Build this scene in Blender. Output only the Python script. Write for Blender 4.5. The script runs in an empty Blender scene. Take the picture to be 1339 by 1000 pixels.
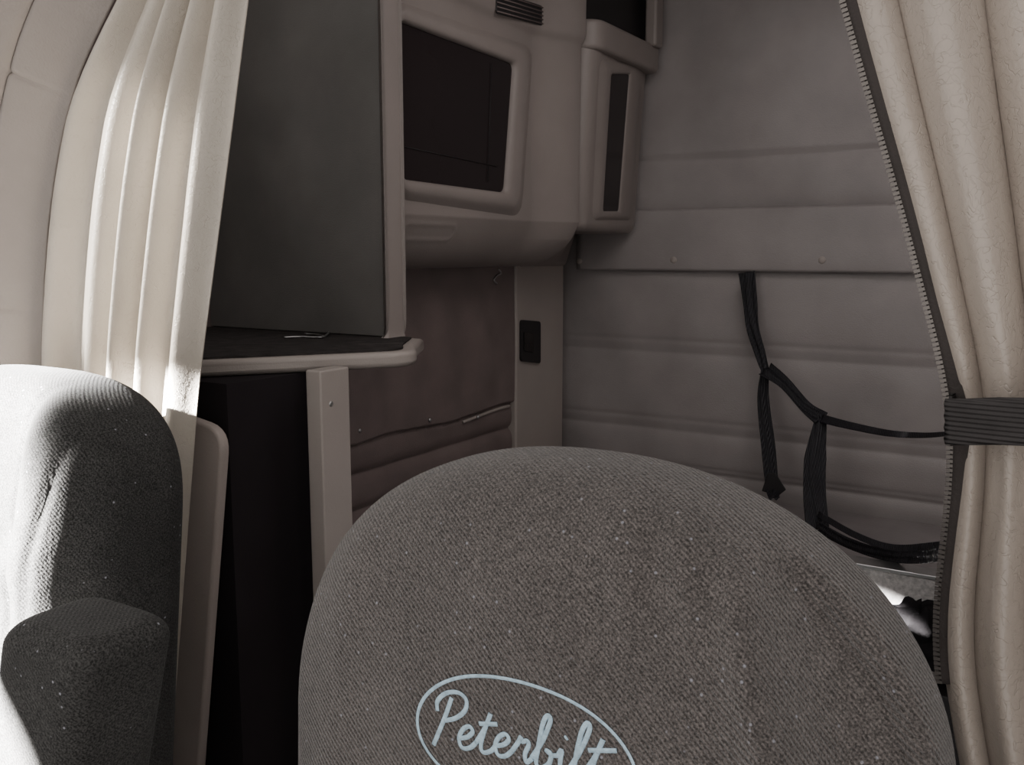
import bpy, bmesh, math, random
from mathutils import Vector, Matrix
from mathutils.bvhtree import BVHTree
random.seed(4)
# ---------------------------------------------------------------- camera / survey frame
H=1.42; PSI=math.radians(31.4); PIT=math.atan(170/1200); F=1200.0
f0=Vector((-math.sin(PSI),math.cos(PSI),0)); RT=Vector((math.cos(PSI),math.sin(PSI),0))
FW=f0*math.cos(PIT)+Vector((0,0,-math.sin(PIT))); UP=f0*math.sin(PIT)+Vector((0,0,math.cos(PIT)))
C=Vector((0,0,H))
def ray(px,py): return FW+RT*((px-669.5)/F)-UP*((py-500)/F)
def onY(px,py,Y): d=ray(px,py); return C+d*(Y/d.y)
def onX(px,py,X): d=ray(px,py); return C+d*(X/d.x)
def onZ(px,py,Z): d=ray(px,py); return C+d*((Z-H)/d.z)
def onP(px,py,p0,n): d=ray(px,py); return C+d*((p0-C).dot(n)/d.dot(n))
cam=bpy.data.objects.new("camera",bpy.data.cameras.new("camera"))
bpy.context.scene.collection.objects.link(cam)
M=Matrix((RT,UP,-FW)).transposed().to_4x4(); M.translation=C
cam.matrix_world=M; cam.data.lens=36*F/1339; cam.data.sensor_width=36; cam.data.clip_start=.02
bpy.context.scene.camera=cam
# ---------------------------------------------------------------- materials
def mat(name,col,rough=.6,bump=0.2,bscale=200,var=.12,vscale=6,metal=0,spec=.4,sheen=0,extra=None,dist=.002,rib=1.0):
    m=bpy.data.materials.new(name); m.use_nodes=True; nt=m.node_tree; N=nt.nodes; L=nt.links
    b=N['Principled BSDF']; tc=N.new('ShaderNodeTexCoord')
    n1=N.new('ShaderNodeTexNoise'); n1.inputs['Scale'].default_value=vscale; n1.inputs['Detail'].default_value=5
    L.new(tc.outputs['Object'],n1.inputs['Vector'])
    mix=N.new('ShaderNodeMix'); mix.data_type='RGBA'
    c=Vector(col)
    mix.inputs[6].default_value=(*(c*(1-var)),1); mix.inputs[7].default_value=(*(c*(1+var)),1)
    r1=N.new('ShaderNodeMapRange'); r1.inputs[1].default_value=.3; r1.inputs[2].default_value=.7; L.new(n1.outputs['Fac'],r1.inputs[0])
    L.new(r1.outputs[0],mix.inputs[0]); out=mix.outputs[2]
    n2=N.new('ShaderNodeTexNoise'); n2.inputs['Scale'].default_value=bscale; n2.inputs['Detail'].default_value=3
    L.new(tc.outputs['Object'],n2.inputs['Vector'])
    h=n2.outputs['Fac']
    if extra=='fabric':
        w=N.new('ShaderNodeTexWave'); w.wave_type='BANDS'; w.bands_direction='DIAGONAL'
        w.inputs['Scale'].default_value=105; w.inputs['Distortion'].default_value=1.2; w.inputs['Detail'].default_value=2; w.inputs['Detail Scale'].default_value=6
        L.new(tc.outputs['Object'],w.inputs['Vector'])
        ad=N.new('ShaderNodeMath'); ad.operation='MULTIPLY_ADD'; ad.inputs[1].default_value=.65*rib
        L.new(w.outputs['Fac'],ad.inputs[0]); L.new(h,ad.inputs[2]); h=ad.outputs[0]
        rw=N.new('ShaderNodeMapRange'); rw.inputs[3].default_value=1-.26*rib; rw.inputs[4].default_value=1+.20*rib; L.new(w.outputs['Fac'],rw.inputs[0])
        mw=N.new('ShaderNodeVectorMath'); mw.operation='SCALE'; L.new(out,mw.inputs[0]); L.new(rw.outputs[0],mw.inputs['Scale']); out=mw.outputs[0]
        n3=N.new('ShaderNodeTexNoise'); n3.inputs['Scale'].default_value=560; n3.inputs['Detail'].default_value=2
        L.new(tc.outputs['Object'],n3.inputs['Vector'])
        r3=N.new('ShaderNodeMapRange'); r3.inputs[1].default_value=.35; r3.inputs[2].default_value=.65; r3.inputs[3].default_value=.45; r3.inputs[4].default_value=1.6
        L.new(n3.outputs['Fac'],r3.inputs[0])
        mm=N.new('ShaderNodeVectorMath'); mm.operation='SCALE'; L.new(out,mm.inputs[0]); L.new(r3.outputs[0],mm.inputs['Scale']); out=mm.outputs[0]
        n4=N.new('ShaderNodeTexNoise'); n4.inputs['Scale'].default_value=45; n4.inputs['Detail'].default_value=7; n4.inputs['Roughness'].default_value=.8
        L.new(tc.outputs['Object'],n4.inputs['Vector'])
        r4=N.new('ShaderNodeMapRange'); r4.inputs[1].default_value=.35; r4.inputs[2].default_value=.68; r4.inputs[3].default_value=.9; r4.inputs[4].default_value=1.17
        L.new(n4.outputs['Fac'],r4.inputs[0])
        m4=N.new('ShaderNodeVectorMath'); m4.operation='SCALE'; L.new(out,m4.inputs[0]); L.new(r4.outputs[0],m4.inputs['Scale']); out=m4.outputs[0]
        vo=N.new('ShaderNodeTexVoronoi'); vo.inputs['Scale'].default_value=120; L.new(tc.outputs['Object'],vo.inputs['Vector'])
        cr=N.new('ShaderNodeMapRange'); cr.inputs[1].default_value=.2; cr.inputs[2].default_value=.08; cr.inputs[3].default_value=0; cr.inputs[4].default_value=.75
        L.new(vo.outputs['Distance'],cr.inputs[0])
        sx=N.new('ShaderNodeSeparateColor'); L.new(vo.outputs['Color'],sx.inputs[0])
        gt=N.new('ShaderNodeMath'); gt.operation='GREATER_THAN'; gt.inputs[1].default_value=.8 if rib>.9 else .93; L.new(sx.outputs[0],gt.inputs[0])
        mu=N.new('ShaderNodeMath'); mu.operation='MULTIPLY'; L.new(cr.outputs[0],mu.inputs[0]); L.new(gt.outputs[0],mu.inputs[1])
        m2=N.new('ShaderNodeMix'); m2.data_type='RGBA'; m2.inputs[7].default_value=(.32,.32,.36,1)
        L.new(mu.outputs[0],m2.inputs[0]); L.new(out,m2.inputs[6]); out=m2.outputs[2]
    if extra=='leather':
        vo=N.new('ShaderNodeTexVoronoi'); vo.feature='DISTANCE_TO_EDGE'; vo.inputs['Scale'].default_value=14
        mp=N.new('ShaderNodeMapping'); mp.inputs['Scale'].default_value=(1.6,1.6,.8)
        nn=N.new('ShaderNodeTexNoise'); nn.inputs['Scale'].default_value=9; nn.inputs['Detail'].default_value=4
        L.new(tc.outputs['Object'],nn.inputs['Vector'])
        mx=N.new('ShaderNodeVectorMath'); mx.operation='ADD'; L.new(tc.outputs['Object'],mx.inputs[0]); L.new(nn.outputs['Color'],mx.inputs[1])
        L.new(mx.outputs[0],mp.inputs[0]); L.new(mp.outputs[0],vo.inputs['Vector'])
        rr=N.new('ShaderNodeMapRange'); rr.inputs[1].default_value=0; rr.inputs[2].default_value=.035; rr.inputs[3].default_value=-1.0; rr.inputs[4].default_value=0
        L.new(vo.outputs['Distance'],rr.inputs[0])
        ad=N.new('ShaderNodeMath'); ad.operation='ADD'; L.new(rr.outputs[0],ad.inputs[0]); L.new(h,ad.inputs[1]); h=ad.outputs[0]
    if extra=='ribbon':
        w=N.new('ShaderNodeTexWave'); w.inputs['Scale'].default_value=60; w.bands_direction='X'
        L.new(tc.outputs['Object'],w.inputs['Vector']); h=w.outputs['Fac']
    if extra=='webz':
        w=N.new('ShaderNodeTexWave'); w.inputs['Scale'].default_value=70; w.bands_direction='Z'
        L.new(tc.outputs['Object'],w.inputs['Vector']); h=w.outputs['Fac']
    L.new(out,b.inputs['Base Color'])
    bp=N.new('ShaderNodeBump'); bp.inputs['Strength'].default_value=bump; bp.inputs['Distance'].default_value=dist
    L.new(h,bp.inputs['Height']); L.new(bp.outputs[0],b.inputs['Normal'])
    b.inputs['Roughness'].default_value=rough; b.inputs['Metallic'].default_value=metal
    b.inputs['Specular IOR Level'].default_value=spec
    if sheen: b.inputs['Sheen Weight'].default_value=sheen; b.inputs['Sheen Roughness'].default_value=.5
    return m
VINYL=mat("grey_vinyl",(.315,.285,.280),.44,.35,260,.12,5)
VINYL_D=mat("mauve_grey_vinyl",(.175,.136,.130),.38,.35,260,.15,8)
TRIMV=mat("trim_vinyl",(.35,.30,.275),.55,.3,240,.08,6,spec=.25)
CARPETW=mat("closet_laminate",(.118,.110,.104),.5,.3,300,.2,5)
PLAST=mat("grey_beige_plastic",(.285,.246,.230),.42,.25,350,.06,5)
PLAST_L=mat("light_plastic",(.37,.325,.30),.45,.2,350,.05,5)
BLACK=mat("black_plastic",(.020,.018,.019),.5,.15,200,.1,5)
VOID=mat("cabinet_opening_shade",(.022,.018,.020),.95,.1,200,.1,5,spec=.1)  # near-black: shade inside the cabinet opening put into the colour
SCREEN=mat("screen_glass",(.020,.014,.015),.22,0,10,.1,3,spec=.3)
MATB=mat("black_rubber_mat",(.04,.035,.034),.85,.9,180,.3,40,spec=.15)
FAB=mat("seat_fabric",(.086,.075,.071),.95,1.0,300,.08,9,spec=.1,sheen=.22,extra='fabric')
FABD=mat("dark_seat_fabric",(.034,.033,.032),.95,.5,300,.15,7,spec=.1,sheen=.04,extra='fabric',rib=.4)
CURT=mat("curtain_vinyl",(.44,.395,.34),.42,.35,160,.10,5,extra='leather')
CURT2=mat("tan_curtain_vinyl",(.36,.31,.27),.28,.4,160,.12,4,spec=.5,extra='leather')
WEB=mat("black_webbing",(.020,.019,.023),.55,.8,10,.2,30,extra='ribbon',spec=.4)
WEBZ=mat("black_elastic",(.04,.036,.036),.65,.8,10,.2,30,extra='webz',spec=.2)
THREAD=mat("pale_blue_thread",(.42,.56,.66),.8,.8,700,.2,200,spec=.1)
METAL=mat("brushed_metal",(.5,.5,.5),.35,.1,200,.1,30,metal=1)
DMETAL=mat("dark_zipper_metal",(.16,.145,.135),.38,.1,200,.1,30,metal=.8)
ZTAPE=mat("zipper_cloth",(.035,.028,.026),.8,.5,300,.1,30)
ALU=mat("speckled_metal",(.48,.46,.45),.45,.3,300,.3,120,metal=.1)
FLOOR=mat("rubber_floor",(.03,.03,.03),.8,.5,90,.2,8)
SHEET=mat("grey_mattress_vinyl",(.25,.225,.225),.5,.4,120,.12,8)
BCLOTH=mat("black_cloth",(.012,.011,.012),.95,.6,200,.2,20,spec=.1)
HEAD=mat("headliner_vinyl",(.25,.22,.20),.5,.35,260,.08,6)
# ---------------------------------------------------------------- mesh helpers
SC=bpy.context.scene.collection
def add(name,me,m=None,smooth=True,label=None,kind=None,cat=None):
    o=bpy.data.objects.new(name,me); SC.objects.link(o)
    if m: me.materials.append(m)
    if smooth:
        for p in me.polygons: p.use_smooth=True
    if label: o["label"]=label
    if kind: o["kind"]=kind
    if cat: o["category"]=cat
    return o
def mesh(vs,fs,name="m"):
    me=bpy.data.meshes.new(name); me.from_pydata([tuple(v) for v in vs],[],fs); me.update()
    bm=bmesh.new(); bm.from_mesh(me); bmesh.ops.recalc_face_normals(bm,faces=bm.faces); bm.to_mesh(me); bm.free()
    return me
def grid(name,nu,nv,f,m,solid=0,**k):
    vs=[f(i/nu,j/nv) for j in range(nv+1) for i in range(nu+1)]
    fs=[(j*(nu+1)+i,j*(nu+1)+i+1,(j+1)*(nu+1)+i+1,(j+1)*(nu+1)+i) for j in range(nv) for i in range(nu)]
    o=add(name,mesh(vs,fs),m,**k)
    if solid:
        s=o.modifiers.new("solid",'SOLIDIFY'); s.thickness=solid; s.offset=0
    return o
def bevel(o,w,seg=3,ang=30):
    b=o.modifiers.new("bevel",'BEVEL'); b.width=w; b.segments=seg; b.limit_method='ANGLE'; b.angle_limit=math.radians(ang); b.harden_normals=True
    return o
def box(name,x0,x1,y0,y1,z0,z1,m,bv=.006,seg=3,**k):
    vs=[(x,y,z) for x in(x0,x1) for y in(y0,y1) for z in(z0,z1)]
    fs=[(0,1,3,2),(4,6,7,5),(0,4,5,1),(2,3,7,6),(0,2,6,4),(1,5,7,3)]
    o=add(name,mesh(vs,fs),m,**k)
    if bv: bevel(o,bv,seg)
    return o
def prism(name,bot,top,m,bv=.01,seg=4,ang=20,**k):
    n=len(bot); vs=list(bot)+list(top)
    fs=[tuple(range(n)),tuple(range(n,2*n))]+[(i,(i+1)%n,n+(i+1)%n,n+i) for i in range(n)]
    o=add(name,mesh(vs,fs),m,**k)
    if bv: bevel(o,bv,seg,ang)
    return o
def rq(cs,r,n=6):
    out=[]; k=len(cs)
    for i in range(k):
        p=cs[i]; a=cs[i-1]; b=cs[(i+1)%k]; ri=r[i] if isinstance(r,(list,tuple)) else r
        A=p+(a-p).normalized()*ri; B=p+(b-p).normalized()*ri
        for t in range(n+1):
            t/=n; out.append(A*(1-t)**2+p*2*t*(1-t)+B*t*t)
    return out
def rquad(name,cs,r,nrm,th,m,bv=.002,off=0,**k):
    pts=rq(cs,r); return prism(name,[p+nrm*off for p in pts],[p+nrm*(off+th) for p in pts],m,bv,3,40,**k)
def rframe(name,co,ci,ro,ri,nrm,th,m,inset=.3,prof=None,**k):
    o=rq(co,ro); i_=rq(ci,ri); n=len(o)
    rings=[]
    prof=prof or [(0,0),(0,.7),(.12,.95),(.3,1),(.7,1),(.88,.9),(1,.5),(1,0)]
    for s,h in prof: rings.append([a.lerp(b,s)+nrm*(th*h) for a,b in zip(o,i_)])
    vs=[v for r in rings for v in r]
    fs=[(a*n+i,a*n+(i+1)%n,(a+1)*n+(i+1)%n,(a+1)*n+i) for a in range(len(prof)-1) for i in range(n)]
    return add(name,mesh(vs,fs),m,**k)
SOFT=[(0,0),(.10,.22),(.22,.5),(.36,.8),(.5,.96),(.65,1),(.82,.97),(.93,.8),(1,.4),(1,0)]
def softstack(name,ring,z0,z1,rb,rt,m,cen,**k):
    vs=[];fs=[]; lev=[]
    for i in range(9):
        a=i/8*math.pi/2; lev.append((z0+rb*(1-math.cos(a)),rb*(1-math.sin(a))))
    for i in range(1,12): lev.append((z0+rb+(z1-rt-z0-rb)*i/12,0))
    for i in range(9):
        a=i/8*math.pi/2; lev.append((z1-rt+rt*math.sin(a),rt*(1-math.cos(a))))
    n=None
    for z,ins in lev:
        kf=(z-z0)/(z1-z0); r=ring(kf,z); n=len(r)
        for p in r:
            d=Vector((cen[0]-p.x,cen[1]-p.y,0)); vs.append(p+d.normalized()*ins)
    for j in range(len(lev)-1):
        for i in range(n): fs.append((j*n+i,j*n+(i+1)%n,(j+1)*n+(i+1)%n,(j+1)*n+i))
    fs.append(tuple(range(n))); fs.append(tuple((len(lev)-1)*n+i for i in range(n)))
    return add(name,mesh(vs,fs),m,**k)
def cat(pts,n=8):
    P=[Vector(p) for p in pts]; P=[P[0]*2-P[1]]+P+[P[-1]*2-P[-2]]; out=[]
    for i in range(1,len(P)-2):
        for k in range(n):
            t=k/n; a,b,c,d=P[i-1:i+3]
            out.append(.5*((2*b)+(c-a)*t+(2*a-5*b+4*c-d)*t*t+(3*b-a-3*c+d)*t**3))
    out.append(P[-2]); return out
def tube_geo(pts,r,vs,fs,n=7,closed=False,flat=1):
    base=len(vs); m=len(pts)
    for i,p in enumerate(pts):
        a=pts[i-1] if (i>0 or closed) else pts[i]; b=pts[(i+1)%m] if (i<m-1 or closed) else pts[i]
        t=(b-a).normalized(); s=t.cross(Vector((.12,.97,.2))).normalized(); u=s.cross(t)
        for k in range(n):
            an=2*math.pi*k/n; vs.append(p+s*(r*math.cos(an))+u*(r*math.sin(an)*flat))
    for i in range(m if closed else m-1):
        for k in range(n):
            j=(i+1)%m; fs.append((base+i*n+k,base+i*n+(k+1)%n,base+j*n+(k+1)%n,base+j*n+k))
    if not closed:
        fs.append(tuple(base+k for k in range(n))); fs.append(tuple(base+(m-1)*n+k for k in range(n)))
def tube(name,strokes,r,m,n=7,flat=1,**k):
    vs=[];fs=[]
    for s in strokes: tube_geo(s,r,vs,fs,n,flat=flat)
    return add(name,mesh(vs,fs),m,**k)
def ribbon(name,pts,w,m,th=.003,hint=Vector((0,1,0)),ridges=True,tw=None,fold=0,**k):
    vs=[];fs=[]; n=len(pts); K=9
    for i,p in enumerate(pts):
        t=(pts[min(i+1,n-1)]-pts[max(i-1,0)]).normalized(); s=t.cross(hint).normalized(); nn=s.cross(t)
        if tw:
            a=tw(i/(n-1)); s,nn=s*math.cos(a)+nn*math.sin(a),nn*math.cos(a)-s*math.sin(a)
        ww=w(i/(n-1)) if callable(w) else w
        for q in range(K):
            f=q/(K-1)*2-1; c_=fold*math.cos(f*6+math.sin(i*.21)*1.5)
            vs.append(p+s*(f*ww/2)-nn*(th/2+.0012*(q%2)+c_))
        for q in range(K-1,-1,-1):
            f=q/(K-1)*2-1; c_=fold*math.cos(f*6+math.sin(i*.21)*1.5)
            vs.append(p+s*(f*ww/2)+nn*(th/2-c_))
    R=2*K
    for i in range(n-1):
        for q in range(R): fs.append((i*R+q,i*R+(q+1)%R,(i+1)*R+(q+1)%R,(i+1)*R+q))
    fs.append(tuple(range(R))); fs.append(tuple((n-1)*R+q for q in range(R)))
    return add(name,mesh(vs,fs),m,**k)
def disc(name,c,nrm,r,h,m,**k):
    bm=bmesh.new(); bmesh.ops.create_uvsphere(bm,u_segments=16,v_segments=8,radius=r)
    for v in bm.verts: v.co.z*=h/r
    q=Vector((0,0,1)).rotation_difference(nrm)
    for v in bm.verts: v.co=q@v.co+c
    me=bpy.data.meshes.new(name); bm.to_mesh(me); bm.free(); return add(name,me,m,**k)
def thing(name,label,category,parts,loc,group=None):
    e=bpy.data.objects.new(name,None); SC.objects.link(e); e.location=loc; e.empty_display_size=.1
    e["label"]=label; e["category"]=category
    if group: e["group"]=group
    for p in parts: child(p,e,Vector(loc))
    return e
def child(p,e,loc=None):
    p.parent=e
    if loc is not None: p.matrix_parent_inverse=Matrix.Translation(-Vector(loc))
def lerp_tab(tab,y):
    if y<=tab[0][0]: return tab[0][1]
    for (a,b),(c,d) in zip(tab,tab[1:]):
        if y<=c:
            t=(y-a)/(c-a); return b+(d-b)*t
    return tab[-1][1]
def sm(tab,y,w=30):
    return sum(lerp_tab(tab,y+d) for d in(-w,-w/2,0,w/2,w))/5
X_=Vector((1,0,0)); Yn=Vector((0,-1,0))
# ---------------------------------------------------------------- setting
YB=2.9; XL=-1.82
box("floor",-1.9,.75,-.6,3.0,-.04,0,FLOOR,0,kind="structure",label="black rubber cab floor",smooth=False)
box("ceiling",-1.9,.75,.88,3.0,2.35,2.40,HEAD,0,kind="structure",label="grey vinyl sleeper ceiling",smooth=False)
box("wall_left",XL-.05,XL,.98,2.95,0,2.35,VINYL_D,0,kind="structure",label="dark vinyl side wall of the sleeper",smooth=False)
box("wall_right",.6,.65,.6,2.95,0,2.35,VINYL,0,kind="structure",label="grey vinyl side wall of the sleeper",smooth=False)
zs=[onY(745,y,YB).z for y in (548,453,352)]
zlow=[onY(1235,y,YB).z for y in (660,710)]
zA=onY(840,212,YB).z; zB=onY(840,275,YB).z; zC=zs[2]
seams=[0.0,.35]+sorted(zlow)+sorted(zs)+[zB,zA]
def fback(u,v):
    x=XL+(.6-XL)*u; z=2.35*v; y=YB; dpt=0
    if z<zA:
        lo=max([s for s in seams if s<=z+1e-6]); hi=min([s for s in seams if s>z],default=zA)
        t=(z-lo)/(hi-lo); amp=.011 if z<zC else .008
        dpt=amp*(1-abs(2*t-1)**3)
        dpt+=.003*math.sin(x*17+z*9)*math.sin(x*5+z*3)*(1 if z<zC else .3)
        if z<zC: dpt-=.0018*math.exp(-((t-.15)/.03)**2)
    else: dpt=.006*min(1,(z-zA)/.02)+.003*math.sin(x*6+z*4)
    return Vector((x,y-dpt,z))
grid("wall_back",140,480,fback,VINYL,kind="structure",label="grey padded vinyl rear wall with horizontal seams")
def fval(u,v):
    x=-1.49+(2.04)*u; z=zC+(zB-zC)*v
    d=.006*(1-abs(2*v-1)**4)+.012*(1-v)
    return Vector((x,YB-.012-d,z))
val=grid("panel",80,24,fval,VINYL,solid=.004)
sn=[]
for px,py in ((758,341),(881,340),(1075,340)):
    p=onY(px,py,YB-.027); sn.append(disc("snap_button",p,Yn,.012,.006,PLAST_L))
thing("padded_valance","grey vinyl valance strip with round snap buttons","wall trim",[val]+sn,(-.5,YB,zC))
arch=[(-200,230),(-60,175),(0,152),(55,120),(130,93),(220,73),(320,61),(420,57),(520,57),(700,60),(1100,62)]
def edge(t):
    py=-180+t*1250; return onY(sm(arch,py,40),py,.93)
def farch(u,v,lift=0):
    p=edge(v); a=edge(max(v-.01,0)); b=edge(min(v+.01,1)); t=(b-a).normalized()
    o=Vector((t.z,0,-t.x))
    if o.x>0: o=-o
    s=u*.30
    q=p+o*s; yy=.93-.12*math.sin(min(u*2.2,1)*math.pi/2)-.02*math.sin(min(max((u-.20)/.35,0),1)*math.pi)
    g=math.exp(-((u-.20)/.009)**2)*.009
    for tt in (.245,.47): g+=math.exp(-((v-tt)/.0022)**2)*.006*min(1,u*8)
    q.y=yy+g-lift
    return q
grid("trim_1",160,460,farch,HEAD,solid=.006,kind="structure",label="curved grey vinyl arch trim with stitched seams")
prism("trim_2",[Vector(p) for p in((-1.62,2.484,0),(-1.5,2.484,0),(-1.5,2.80,0),(-1.62,2.84,0))],[Vector(p) for p in((-1.62,2.484,1.43),(-1.5,2.484,1.43),(-1.5,2.80,1.43),(-1.62,2.84,1.43))],PLAST_L,.008,3,30,kind="structure",label="grey beige corner pillar cover")
# ---------------------------------------------------------------- upholstered side panel
XP=-1.525
zh=onX(565,556,XP).z
def fside(u,v):
    y=1.625+(2.480-1.625)*u; z=1.40*v
    zz=zh+.006*math.sin(y*11)
    if z>zz:
        t=(z-zh)/(1.5-zh)
        d=.0045*math.sin(y*34+1.5*math.sin(z*5))*math.exp(-((t-.35)/.35)**2)+.018*min(1,(z-zz)/.01)
    else:
        k=(zh+.02-z)/.095; t=k-int(k); d=.016*(1-abs(2*t-1)**3)-.006
        d+=.002*math.sin(y*30)*math.sin(z*21)
    return Vector((XP+d,y,z))
sp=grid("cover",200,420,fside,VINYL_D)
lit_edge=tube("lit_hem_edge",[[Vector((XP+.012,2.20+.012*i,zh-.006+.006*math.sin((2.20+.012*i)*11))) for i in range(23)]],.005,PLAST_L)  # pale tube along the lit stretch of hem; the light is in its colour
sn=[]
for px,py in ((562,549),(625,545),(470,563)):
    p=onX(px,py,XP+.018); sn.append(disc("snap_button",p,X_,.006,.005,METAL))
hk=tube("coat_hook",[cat([onX(x,y,XP+.02) for x,y in((652,352),(655,357),(650,360),(646,366),(650,371))],5)],.003,METAL)
thing("upholstered_panel","gathered mauve grey vinyl wall panel with metal snaps and rolled padding","wall panel",[sp,lit_edge,hk]+sn,(XP,2.0,0))
# ---------------------------------------------------------------- light switch
cs=[onX(*p,-1.5) for p in((679,418),(704,420),(704,475),(679,472))]
a=rquad("switch_plate",cs,.012,X_,.010,BLACK)
cs=[onX(*p,-1.49) for p in((685,434),(697,435),(697,461),(685,459))]
b=rquad("rocker",cs,.006,X_,.004,MATB)
thing("light_switch","black rocker switch plate on the corner pillar","light switch",[a,b],cs[0])
# ---------------------------------------------------------------- closet with trim
zsf=onY(505,442,1.55).z
body=box("body",XL,-1.262,1.55,1.60,zsf+.003,2.35,CARPETW,.002,smooth=False)
x0=onY(502,300,1.54).x; x1=onY(527.5,300,1.60).x
def fpost(z): return .010*math.exp(-(z-zsf)/.010)+.002*math.exp(-(z-zsf)/.025)
vs=[];fs=[];zz=[zsf+.002]+[zsf+.004*i for i in range(1,20)]+[1.5,1.8,2.35]
for z in zz:
    e=fpost(z); r=rq([Vector((x0-e,1.54-e,z)),Vector((x1+e*.5,1.54-e,z)),Vector((x1+e*.5,1.60,z)),Vector((x0-e,1.60,z))],.010,5)
    vs+=r
n=len(r)
for j in range(len(zz)-1):
    for i in range(n): fs.append((j*n+i,j*n+(i+1)%n,(j+1)*n+(i+1)%n,(j+1)*n+i))
trim=add("edge_trim",mesh(vs,fs),PLAST)
thing("storage_closet","tall dark grey laminate closet with beige edge trim","closet",[body,trim],(-1.4,1.57,zsf))
# ---------------------------------------------------------------- countertop
zl=zsf-.002
A=onZ(258,472,zl); B=onZ(546,459,zl)
A2=A+(A-B)*((A.y-1.0)/(B.y-A.y))
poly=[A2,B,Vector((-1.125,1.47,zl)),Vector((-1.205,1.605,zl)),Vector((XL,1.605,zl)),Vector((XL,1.0,zl))]
pr=[]
for i,p in enumerate(poly):
    if i==1: pr+=rq([poly[0],poly[1],poly[2]],.05)[7:14]
    else: pr.append(p)
top=prism("counter_board",[p-Vector((0,0,.030)) for p in pr],pr,PLAST_L,.011,5,60)
ins=[p.lerp(Vector((-1.4,1.3,zl)),.08) for p in pr]
ins[-1].x=ins[-2].x=XL+.005
rub=prism("rubber_mat",[p+Vector((0,0,.0002)) for p in ins],[p+Vector((0,0,.004)) for p in ins],MATB,0,smooth=False)
thing("countertop","beige counter shelf with rounded nose and black rubber mat","countertop",[top,rub],(-1.3,1.3,zl-.03))
z=zl+.007
st=[cat([onZ(x,y,z) for x,y in((372,441),(395,440),(420,441),(428,437),(431,433))],5),cat([onZ(x,y,z) for x,y in((398,436),(412,437),(424,440))],4)]
w=tube("hose_clip",st,.0022,METAL,label="small bent metal wire clip lying on the counter mat",cat="clip")
# ---------------------------------------------------------------- lower cabinet
zb=zl-.0305
bd=box("opening_shade",XL+.002,-1.19,1.04,1.262,0,zb,VOID,.001)  # solid block filling the opening, coloured as its shade
post=box("corner_post",-1.143,-1.107,1.175,1.250,0,zl-.018,PLAST_L,.004,4)
scr=disc("screw",onX(433,528,-1.107),X_,.005,.002,METAL)
cs=[onY(*p,1.01) for p in((150,505),(304,560),(266,1060),(90,1060))]
dr=rquad("side_panel",cs,.045,Yn,.02,TRIMV,.006)
thing("lower_cabinet","lower cabinet with shaded opening painted black, beige corner post and side panel","cabinet",[bd,post,scr,dr],(-1.35,1.1,0))
# ---------------------------------------------------------------- entertainment cabinet
XT=-1.30
zt0=onX(620,290,XT).z; zt1=2.30; zu=onX(700,347,-1.5).z
m0=onX(530,-28,XT); m1=onX(738,60,XT)
pa=onX(540,302,XT); pb=onX(596,305,XT)
def zmo(y): return m0.z+(m1.z-m0.z)*(y-m0.y)/(m1.y-m0.y)
def fent(u,v):
    y=1.605+(2.40-1.605)*u
    if v<.25:
        t=v/.25
        x=-1.50+(XT+1.50)*(t**.6); z=zu+(zt0+.01-zu)*(t**2.2)
    else:
        t=(v-.25)/.75; z=zt0+.01+(zt1-zt0-.01)*t; x=XT
        x+=.016/(1+math.exp(-(z-(zmo(y)))/.006))
    if u>.78:
        k=(u-.78)/.22; k=k*k*(3-2*k); x+=.062*k*(1 if v>.2 else v*5)
    yc=min(max(y,pa.y),pb.y); dd=math.hypot(y-yc,(z-(pa.z+pb.z)/2))
    x+=.0018*math.exp(-((dd-.018)/.006)**2)
    return Vector((x,y,z))
eb=grid("body",200,320,fent,PLAST)
tvc=[(500,22),(668,84),(656,252),(500,232)]; tvo=[(478,-14),(697,62),(682,284),(478,256)]
ci=[onX(*p,XT) for p in tvc]; co=[onX(*p,XT) for p in tvo]
co[0].y=co[3].y=1.62; ci[0].y=ci[3].y=1.64
fr=rframe("screen_surround",co,ci,.055,.022,X_,.020,PLAST,prof=SOFT)
cs=[onX(*p,XT+.016) for p in((648,-12),(708,8),(708,34),(648,18))]
vt=rquad("air_vent",cs,.006,X_,.004,BLACK)
sl=[]
for k in range(5):
    t=(k+.5)/5; a_=cs[0].lerp(cs[3],t)+X_*.005; b_=cs[1].lerp(cs[2],t)+X_*.005; sl.append([a_,b_])
vs_=tube("vent_slat",sl,.0018,VINYL_D)
thing("entertainment_cabinet","grey beige moulded overhead cabinet holding a television","cabinet",[eb,fr,vt],(XT,2.0,zt0))
vs_.parent=vt
tvs=rquad("screen",ci,.02,X_,.003,SCREEN,.001,.0015)
sb=[[onX(530,192,XT+.007),onX(652,218,XT+.007)],[onX(643,82,XT+.007),onX(638,238,XT+.007)]]
bz=tube("screen_edge_line",sb,.0008,BLACK)
thing("television","black television screen set into the overhead cabinet","television",[tvs,bz],ci[3])
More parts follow.
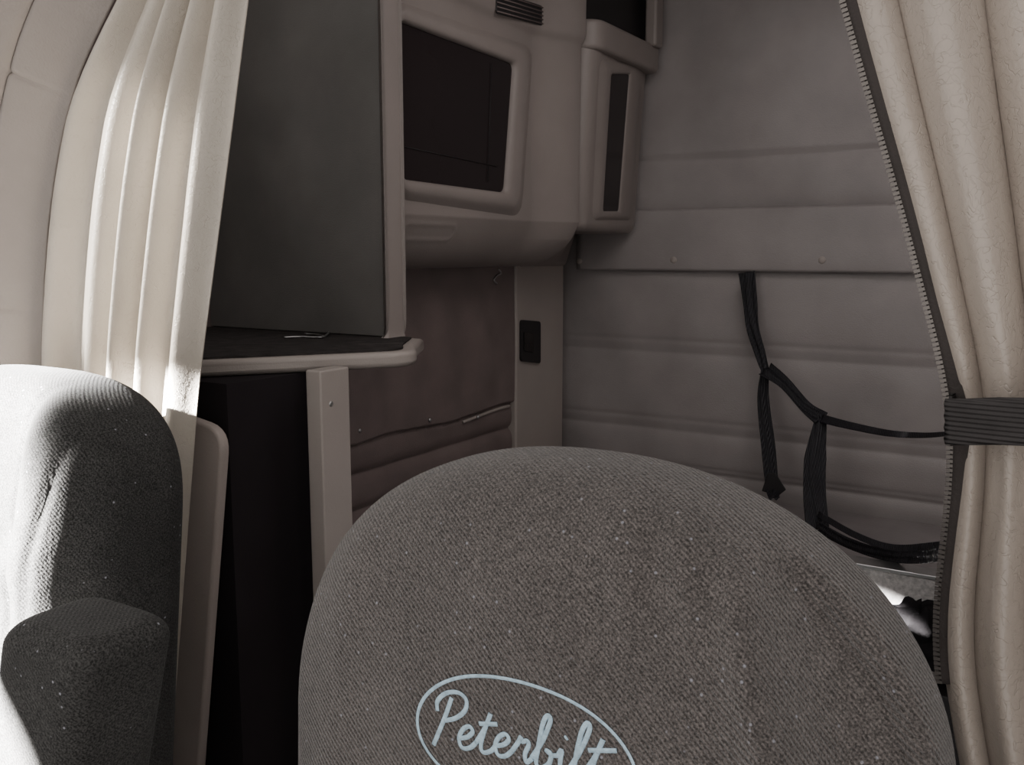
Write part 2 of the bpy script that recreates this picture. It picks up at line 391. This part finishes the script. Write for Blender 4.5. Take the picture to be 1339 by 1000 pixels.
# ---------------------------------------------------------------- corner cabinet
def cc(z,k):
    s=.032*k; xf=-1.235+s; xr=-1.263+s
    return [Vector((-1.60,2.405,z)),Vector((xf,2.405,z)),Vector((xr,2.855,z)),Vector((-1.60,2.855,z))]
zc0=onX(765,302,-1.235).z; zc1=onX(790,62,-1.2).z
def ringc(k,z): return rq(cc(z,k),[.01,.060,.02,.01],10)
cb=softstack("body",ringc,zc0,zc1,.028,.01,PLAST,(-1.42,2.63))
q0,q1,q2=cc(zc0,0)[1],cc(zc0,0)[2],cc(zc1,1)[1]
nrm=(q1-q0).cross(q2-q0).normalized()
if nrm.x<0: nrm=-nrm
def oc(px,py,o=0): return onP(px,py,q0+nrm*o,nrm)
ci=[oc(*p) for p in((797,97),(821,97),(807,276),(786,276))]; co=[oc(*p) for p in((784,78),(842,80),(826,288),(774,288))]
cf=rframe("slot_surround",co,ci,.035,.012,nrm,.010,PLAST,prof=SOFT)
cs_=rquad("dark_slot",ci,.012,nrm,.003,SCREEN,.001,.001)
def up(o,z): return [Vector((-1.60,2.405,z)),Vector((-1.203+o,2.405,z)),Vector((-1.203+o,2.858,z)),Vector((-1.60,2.858,z))]
zc2=onX(790,28,-1.2).z
cap=softstack("cap_moulding",lambda k,z: rq(up(.014,z),[.01,.06,.02,.01],10),zc1-.012,zc2,.014,.014,PLAST,(-1.42,2.63))
rec=prism("recess_shade",up(-.03,zc2-.005),up(-.03,2.32),BLACK,.003,2,20)  # solid black block: shade of the cavity above the cap put into its colour
upr=box("upright",-1.215,-1.175,2.79,2.85,zc2-.01,2.34,PLAST,.01)
bk=prism("underside_bracket",[Vector(p) for p in((-1.61,2.50,zu-.004),(-1.495,2.50,zu-.004),(-1.49,2.70,zu-.004),(-1.49,2.80,zu-.004),(-1.61,2.85,zu-.004))],[Vector(p) for p in((-1.61,2.41,zc0+.03),(-1.28,2.41,zc0+.03),(-1.34,2.60,zc0+.03),(-1.45,2.80,zc0+.03),(-1.61,2.85,zc0+.03))],PLAST,.015,5,20)
thing("corner_cabinet","grey beige moulded corner cabinet with narrow dark slot","cabinet",[cb,cf,cs_,cap,rec,upr,bk],(-1.4,2.6,zc0))
# ---------------------------------------------------------------- bunk
zbk=.70; yb0=onZ(1180,745,zbk).y
mt=box("mattress",-1.48,.55,yb0+.035,2.86,.421,zbk-.06,SHEET,.04,5)
fr_=box("bed_frame",-1.48,.55,yb0,2.86,.0,.42,BLACK,.005)
rl=box("metal_rail",-1.48,.55,yb0-.02,yb0+.02,zbk-.14,zbk,ALU,.004)
lp=box("rail_lip",-1.48,.55,yb0-.026,yb0+.03,zbk-.004,zbk+.006,METAL,.002)
thing("bunk_bed","sleeper bunk with grey vinyl mattress and speckled metal rail","bed",[mt,fr_,rl,lp],(-.5,2.4,0))
c=onY(1203,820,yb0-.12)
def fbl(u,v):
    th=u*2*math.pi; ph=v*math.pi
    r=.072*(1+.16*math.sin(5*th+3*ph)+.12*math.sin(9*ph+2*th)+.08*math.sin(13*th))
    return c+Vector((r*1.2*math.sin(ph)*math.cos(th),r*.7*math.sin(ph)*math.sin(th),r*.9*math.cos(ph)-.02))
bl=grid("pouch",48,32,fbl,BCLOTH)
hs=ribbon("hanging_loop",cat([c+Vector((.03,0,.03)),c+Vector((.04,.03,.08)),Vector((c.x+.04,yb0-.032,zbk+.010))],6),.014,WEB,.003)
thing("cloth_pouch","crumpled black cloth pouch hanging at the bunk rail","pouch",[bl,hs],c)
# ---------------------------------------------------------------- restraint net straps
def W(px,py,Y): return onY(px,py,Y)
nodeB=W(1001,483,2.78); nodeC=W(1074,547,2.66)
s=[]
s.append(ribbon("webbing_strap",cat([W(977,356,2.84),W(981,395,2.83),W(985,430,2.81),W(994,462,2.79),nodeB],8),lambda t:.052-.026*t,WEB,fold=.005))
s.append(ribbon("webbing_strap",cat([nodeB,W(998,520,2.77),W(1004,580,2.73),W(1009,630,2.69),W(1012,652,2.62)],8),lambda t:.024+.018*math.sin(t*2.7),WEB,tw=lambda t:.8*t,fold=.005))
s.append(ribbon("webbing_strap",cat([nodeB,W(1025,500,2.74),W(1052,531,2.69),nodeC],8),lambda t:.052-.018*math.sin(t*3),WEB,tw=lambda t:.6,fold=.005))
s.append(ribbon("webbing_strap",cat([nodeC,W(1066,600,2.60),W(1066,650,2.53),W(1069,692,2.47)],8),lambda t:.032+.030*min(1,t*3),WEB,fold=.005))
s.append(ribbon("webbing_strap",cat([nodeC,W(1110,556,2.55),W(1160,566,2.4),W(1205,569,2.2),W(1250,566,1.9)],8),lambda t:.026-.018*t,WEB,tw=lambda t:.7))
s.append(ribbon("webbing_strap",cat([W(1070,688,2.46),W(1110,710,2.36),W(1160,725,2.25),W(1200,728,2.16),W(1236,722,2.08)],8),lambda t:.030,WEB,fold=.004))
s.append(ribbon("webbing_strap",cat([W(1070,672,2.48),W(1120,700,2.33),W(1170,716,2.22),W(1236,712,2.1)],8),lambda t:.016,WEB,tw=lambda t:.4))
k1=prism("strap_buckle",[W(x,y,2.66) for x,y in((1004,618),(1014,618),(1028,640),(1018,648),(996,642))],[W(x,y,2.68) for x,y in((1004,618),(1014,618),(1028,640),(1018,648),(996,642))],BLACK,.003)
thing("restraint_net","black nylon webbing bunk restraint straps hanging from rear wall","safety strap",s+[k1],W(976,356,2.86))
# ---------------------------------------------------------------- curtains
def folds(u,ph,soft):
    for a,b in zip(ph,ph[1:]):
        if u<=b or b==ph[-1]:
            t=min(1,max(0,(u-a)/(b-a))); break
    s=math.sin(math.pi*t)
    return (1-soft)*s**.8+soft*s*s, t, b
Lc=[(-200,270),(-60,203),(0,178),(40,156),(100,116),(200,92),(300,78),(480,68),(620,80),(1100,98)]
Rc=[(-200,350),(0,323),(500,262),(620,254),(1100,222)]
cY=.955
def fcl(u,v):
    py=-190+v*1250; l=sm(Lc,py,60); r=sm(Rc,py,60)
    p=onY(l+(r-l)*u,py,cY)
    uu=u+.010*math.sin(v*7)*math.sin(u*3.14)
    ph=5.0*uu+.14*math.sin(uu*9+v*2)
    f=.5-.5*math.cos(2*math.pi*ph)
    amp=.036+.008*math.sin(uu*11+2)
    f2=.0035*math.sin(2*math.pi*ph*2+1.2+v*5)
    return p+Vector((0,-amp*f+f2*.6,0))
grid("curtain",260,160,fcl,CURT,solid=.002,label="cream vinyl privacy curtain gathered in soft folds, sunlit",cat="curtain")
Lr=[(-200,1060),(0,1112),(130,1148),(260,1186),(400,1222),(480,1243),(520,1250),(580,1255),(640,1252),(740,1240),(830,1230),(900,1238),(1000,1256),(1200,1296)]
Rr=[(-200,1545),(0,1530),(300,1510),(450,1500),(520,1496),(580,1496),(650,1496),(800,1502),(1200,1525)]
rY=1.0
def fcr(u,v):
    py=-190+v*1400; l=sm(Lr,py,60); r=sm(Rr,py,60)
    p=onY(l+(r-l)*u,py,rY)
    f,t,b=folds(u,[0,.15,.42,.72,1.0],.2)
    f=min(f,.80+.20*f)
    pin=math.exp(-((py-550)/80)**2)
    amp=(.036 if b>.2 else .016)*(1-.25*pin)
    q=.0015*math.exp(-((py-630)/50)**2)*math.sin(u*60)+.001*math.exp(-((py-470)/50)**2)*math.sin(u*55)
    return p+Vector((0,-amp*f+.005*pin+q*min(1,u*8),0))
c2=grid("fabric",260,260,fcr,CURT2,solid=.002)
zp=[]
for i in range(0,96):
    py=-150+i*12
    if py>900: break
    zp.append(onY(sm(Lr,py,60)+3,py,rY-.008))
zp=cat(zp,2)
tape=ribbon("zipper_tape",zp,.018,ZTAPE,.0015)
vs=[];fs=[]
for i in range(len(zp)-1):
    a,b=zp[i],zp[i+1]; t=(b-a).normalized(); s_=t.cross(Vector((0,1,0))).normalized()
    if s_.x<0: s_=-s_
    c0=a.lerp(b,.5)-s_*0.0092+Vector((0,-.002,0))
    base_=len(vs)
    for dx in(-.0030,.0030):
        for dy in(-.0016,.0016):
            for dz in(-.0016,.0016): vs.append(c0+s_*dx+Vector((0,dy,0))+t*dz)
    fs+=[tuple(base_+q for q in f) for f in((0,1,3,2),(4,6,7,5),(0,4,5,1),(2,3,7,6),(0,2,6,4),(1,5,7,3))]
teeth=add("zipper_teeth",mesh(vs,fs),DMETAL,smooth=False); teeth["kind"]="stuff"
pts=[]
for i in range(58):
    px=1238+i*4.2; pts.append(onY(px,551+.5*math.sin(i*.3),rY-.052-.006*math.sin(i/53*math.pi)))
pts=[pts[0]+Vector((.002,.06,0)),pts[0]+Vector((-.001,.03,0))]+pts+[pts[-1]+Vector((.0,.05,0))]
tb=ribbon("tieback",pts,.044,WEBZ,.003)
thing("curtain","tan vinyl privacy curtain with zipper, gathered by black elastic band","curtain",[c2,tape,tb],onY(1300,1000,rY))
teeth.parent=tape
# ---------------------------------------------------------------- seats
def seatback(cx,cy,zt,hw,hc,n,D,mm,m,z0=.50,lean=.10,fn=None):
    out=[]
    zc=zt-hc
    K=72
    for i in range(K+1):
        th=math.pi*i/K; c_,s_=math.cos(th),math.sin(th)
        out.append((hw*abs(c_)**(2/n)*(1 if c_>0 else -1),zc+hc*abs(s_)**(2/n)))
    left=[(-hw*(1-.02*t),zc+(z0+.06-zc)*t) for t in [k/12 for k in range(1,13)]]
    bot=[(-hw*.98+.05,z0),(-hw*.5,z0-.005),(0,z0-.006),(hw*.5,z0-.005),(hw*.98-.05,z0)]
    right=[(-x,z) for x,z in reversed(left)]
    O=out+left+bot+right; c0=(0,(z0+zt)/2); R=60; vs=[];fs=[]; no=len(O)
    def P(x,z,rho,sgn):
        y=sgn*D*max(0,1-rho**mm)**(1/mm)
        q=Vector((cx+x,cy+y+lean*(z-1.0),z))
        if fn: q+=fn(x,z,rho,sgn)
        return q
    rhos=[math.sin((j/R)*math.pi/2)**.9 for j in range(R+1)]
    for sgn in(-1,1):
        for j in range(1,R+1 if sgn<0 else R):
            for (x,z) in O:
                vs.append(P(c0[0]+(x-c0[0])*rhos[j],c0[1]+(z-c0[1])*rhos[j],rhos[j],sgn))
    ia=len(vs); vs.append(P(c0[0],c0[1],0,-1)); ib=len(vs); vs.append(P(c0[0],c0[1],0,1))
    def idx(s,j,i): return ((j-1)*no+i%no) if s==0 else (R*no+(j-1)*no+i%no)
    for s in(0,1):
        for j in range(1,R):
            for i in range(no):
                k2=lambda jj,ii:(idx(0,R,ii) if jj==R else idx(s,jj,ii))
                fs.append((k2(j,i),k2(j,i+1),k2(j+1,i+1),k2(j+1,i)))
        for i in range(no): fs.append((ia if s==0 else ib,idx(s,1,i),idx(s,1,i+1)))
    return add("backrest",mesh(vs,fs),m)
def fn1(x,z,rho,sgn):
    q=Vector((0,0,0))
    # cover slumps a little toward the outer shoulder
    q.z-=.014*max(0,x/.31)**1.5*max(0,(z-1.0)/.24)
    if sgn<0 and rho<.999:
        e=min(1,(1-rho)*12)
        a=math.exp(-(((x-.12)/.07)**2+((z-1.185)/.045)**2))
        q.y+=.007*a*math.sin((x*.95+z*.25)*120)
        xr=x-.185+.35*(z-1.1)
        q.y-=.018*math.exp(-(xr/.022)**2)*e
        q.y+=.042/(1+math.exp(-(xr-.02)/.007))*e
        q.y-=.006*math.exp(-((x+.22)/.03)**2)*e
        q.y+=.003*math.sin(x*31+2)*math.sin(z*27)*e
    return q
SX0=-.360
sb=seatback(SX0,.715,1.238,.314,.27,2.35,.105,3.2,FAB,fn=fn1)
bm=bmesh.new(); bm.from_mesh(sb.data); bv=BVHTree.FromBMesh(bm)
def surf(x,z,o=.0002):
    h=bv.ray_cast(Vector((x,0,z)),Vector((0,1,0)))
    return (h[0] if h[0] else Vector((x,.62,z)))-Vector((0,o,0))
LX,LZ,SX,SZ=-.452,.9930,.0203,.0182
let=[]
def S(pts,ox=0): let.append([(ox+a,b) for a,b in pts])
S([(.42,2.3),(.3,1.4),(.15,.6),(0,-.1)])
S([(-.15,1.55),(-.25,2.0),(.1,2.45),(.7,2.6),(1.15,2.35),(1.2,1.85),(.85,1.4),(.3,1.15)])
E=[(0,.45),(.4,.6),(.6,.9),(.4,1.12),(.12,.9),(.02,.45),(.25,.05),(.6,.1),(.85,.4)]
S(E,1.15)
T=[(0,.4),(.3,1.2),(.45,1.95),(.3,1.1),(.25,.35),(.42,.03),(.75,.15),(.95,.45)]
S(T,2.0); S([(-.0,1.35),(.4,1.42),(.85,1.5)],2.0)
S(E,2.9)
S([(0,.4),(.2,.85),(.3,1.15),(.35,.95),(.62,1.05),(.72,.85),(.62,.4),(.75,.05),(1.0,.3)],3.75)
S([(0,.3),(.35,1.2),(.55,2.2),(.42,2.45),(.25,2.1),(.22,1.0),(.25,.15),(.55,.0),(.85,.3),(.85,.75),(.6,.85),(.9,.7),(1.15,.75)],4.7)
S([(0,.7),(.15,1.05),(.18,.5),(.32,.05),(.6,.2)],5.85); S([(.22,1.62),(.27,1.68)],5.85)
S([(0,.2),(.35,1.2),(.55,2.2),(.42,2.5),(.25,2.1),(.22,1.0),(.28,.2),(.5,.02),(.8,.3)],6.45)
S(T,7.2); S([(-.05,1.35),(.4,1.45),(1.1,1.6)],7.2)
st=[]
for s_ in let:
    c_=cat([Vector((a,b,0)) for a,b in s_],6)
    st.append([surf(LX+(p.x+p.y*.12)*SX,LZ+p.y*SZ+.0014*p.x) for p in c_])
em=tube("embroidered_lettering",st,.0023,THREAD,8,flat=.4,label="pale blue script lettering reading Peterbilt")
el=[]
for i in range(97):
    t=2*math.pi*i/96; el.append(surf(-.366+.106*math.cos(t),1.011+.055*math.sin(t)))
eo=tube("embroidered_oval",[el],.0018,THREAD,8,flat=.4,label="pale blue stitched oval outline")
def cushion(cx,m):
    return box("seat_cushion",cx-.26,cx+.26,.12,.60,.44,.585,m,.05,5)
def base(cx):
    return box("pedestal",cx-.2,cx+.2,.22,.72,0,.439,BLACK,.02,4)
thing("truck_seat","grey brown ribbed fabric truck seat with embroidered oval badge","seat",[sb,em,eo,cushion(SX0,FAB),base(SX0)],(SX0,.6,0),group="cab seats")
bm.free()
def fn2(x,z,rho,sgn):
    q=Vector((0,0,0))
    if sgn<0:
        q.y-=.040*(math.exp(-((abs(x)-.20)/.05)**2))
        q.y+=.008*math.exp(-((abs(x)-.135)/.006)**2)
        q.y+=.006*math.exp(-((z-1.05)/.008)**2)*(1 if abs(x)<.135 else 0)
        q.y+=.020*math.exp(-((z-1.03-.35*x)/.026)**2)*math.exp(-(x/.14)**4)
        q.y-=.012*math.exp(-((z-.98-.35*x)/.026)**2)*math.exp(-(x/.14)**4)
        q.y+=.006*math.sin(x*20+z*24)*math.sin(z*16-x*11)
        q.y+=.004*math.exp(-((x-.205-.1*(z-1))/.004)**2)
    return q
DX=-1.222
s2=seatback(DX,.70,1.262,.258,.17,3.0,.105,3.4,FABD,fn=fn2)
def arm():
    vs=[];fs=[]; top=1.075; K=48; rr=.026
    zl_=[.62+(top-rr-.62)*i/30 for i in range(30)]+[top-rr+rr*math.sin(i/14*math.pi/2) for i in range(15)]
    for z in zl_:
        k=max(0,(z-(top-rr))/rr); e=rr*(1-math.sqrt(max(0,1-k*k)))
        cx=-.790-.11*(1.045-z)/.4; cy=.50+.02*(z-.8)
        for i in range(K):
            a=2*math.pi*i/K; c_,s_=math.cos(a),math.sin(a)
            vs.append(Vector((cx+(.070-e)*abs(c_)**.42*(1 if c_>0 else -1),cy+(.055-e)*abs(s_)**.42*(1 if s_>0 else -1),z+.008*(cx-.0)*0)))
    nz=len(zl_)
    for j in range(nz-1):
        for i in range(K): fs.append((j*K+i,j*K+(i+1)%K,(j+1)*K+(i+1)%K,(j+1)*K+i))
    fs.append(tuple(range(K))); fs.append(tuple((nz-1)*K+i for i in range(K)))
    return add("armrest",mesh(vs,fs),FABD)
thing("truck_seat","dark grey fabric truck seat with raised armrest, partly sunlit","seat",[s2,arm(),cushion(DX,FABD),base(DX)],(DX,.6,0),group="cab seats")
# ---------------------------------------------------------------- lights
w=bpy.data.worlds.new("world"); bpy.context.scene.world=w; w.use_nodes=True
bg=w.node_tree.nodes['Background']; bg.inputs[0].default_value=(1,.96,.92,1); bg.inputs[1].default_value=1.25
def lamp(name,typ,loc,tgt,e,col=(1,1,1),**k):
    d=bpy.data.lights.new(name,typ); d.energy=e; d.color=col
    for a,b in k.items(): setattr(d,a,b)
    o=bpy.data.objects.new(name,d); SC.objects.link(o); o.location=loc
    o.rotation_euler=(Vector(tgt)-Vector(loc)).to_track_quat('-Z','Y').to_euler(); return o
lamp("curtain_sun",'SPOT',(-3.4,-.9,2.3),(-1.32,.93,1.45),2800,(1,.96,.89),spot_size=math.radians(10.5),spot_blend=.6,shadow_soft_size=.03)
lamp("seat_sun",'SPOT',(-2.7,-1.6,2.4),(-1.335,.58,1.04),75000,(1,.98,.95),spot_size=math.radians(12.5),spot_blend=.08,shadow_soft_size=.03)
lamp("armrest_sun",'SPOT',(-2.4,-.95,1.95),(-.925,.46,.93),55000,(1,.98,.95),spot_size=math.radians(5.2),spot_blend=.15,shadow_soft_size=.02)
lamp("sleeper_fill",'AREA',(-.4,1.9,2.33),(-.5,2.1,0),7.5,(1,.94,.92),size=.9)  # added fill, no fitted lamp; lifts the dim sleeper interior
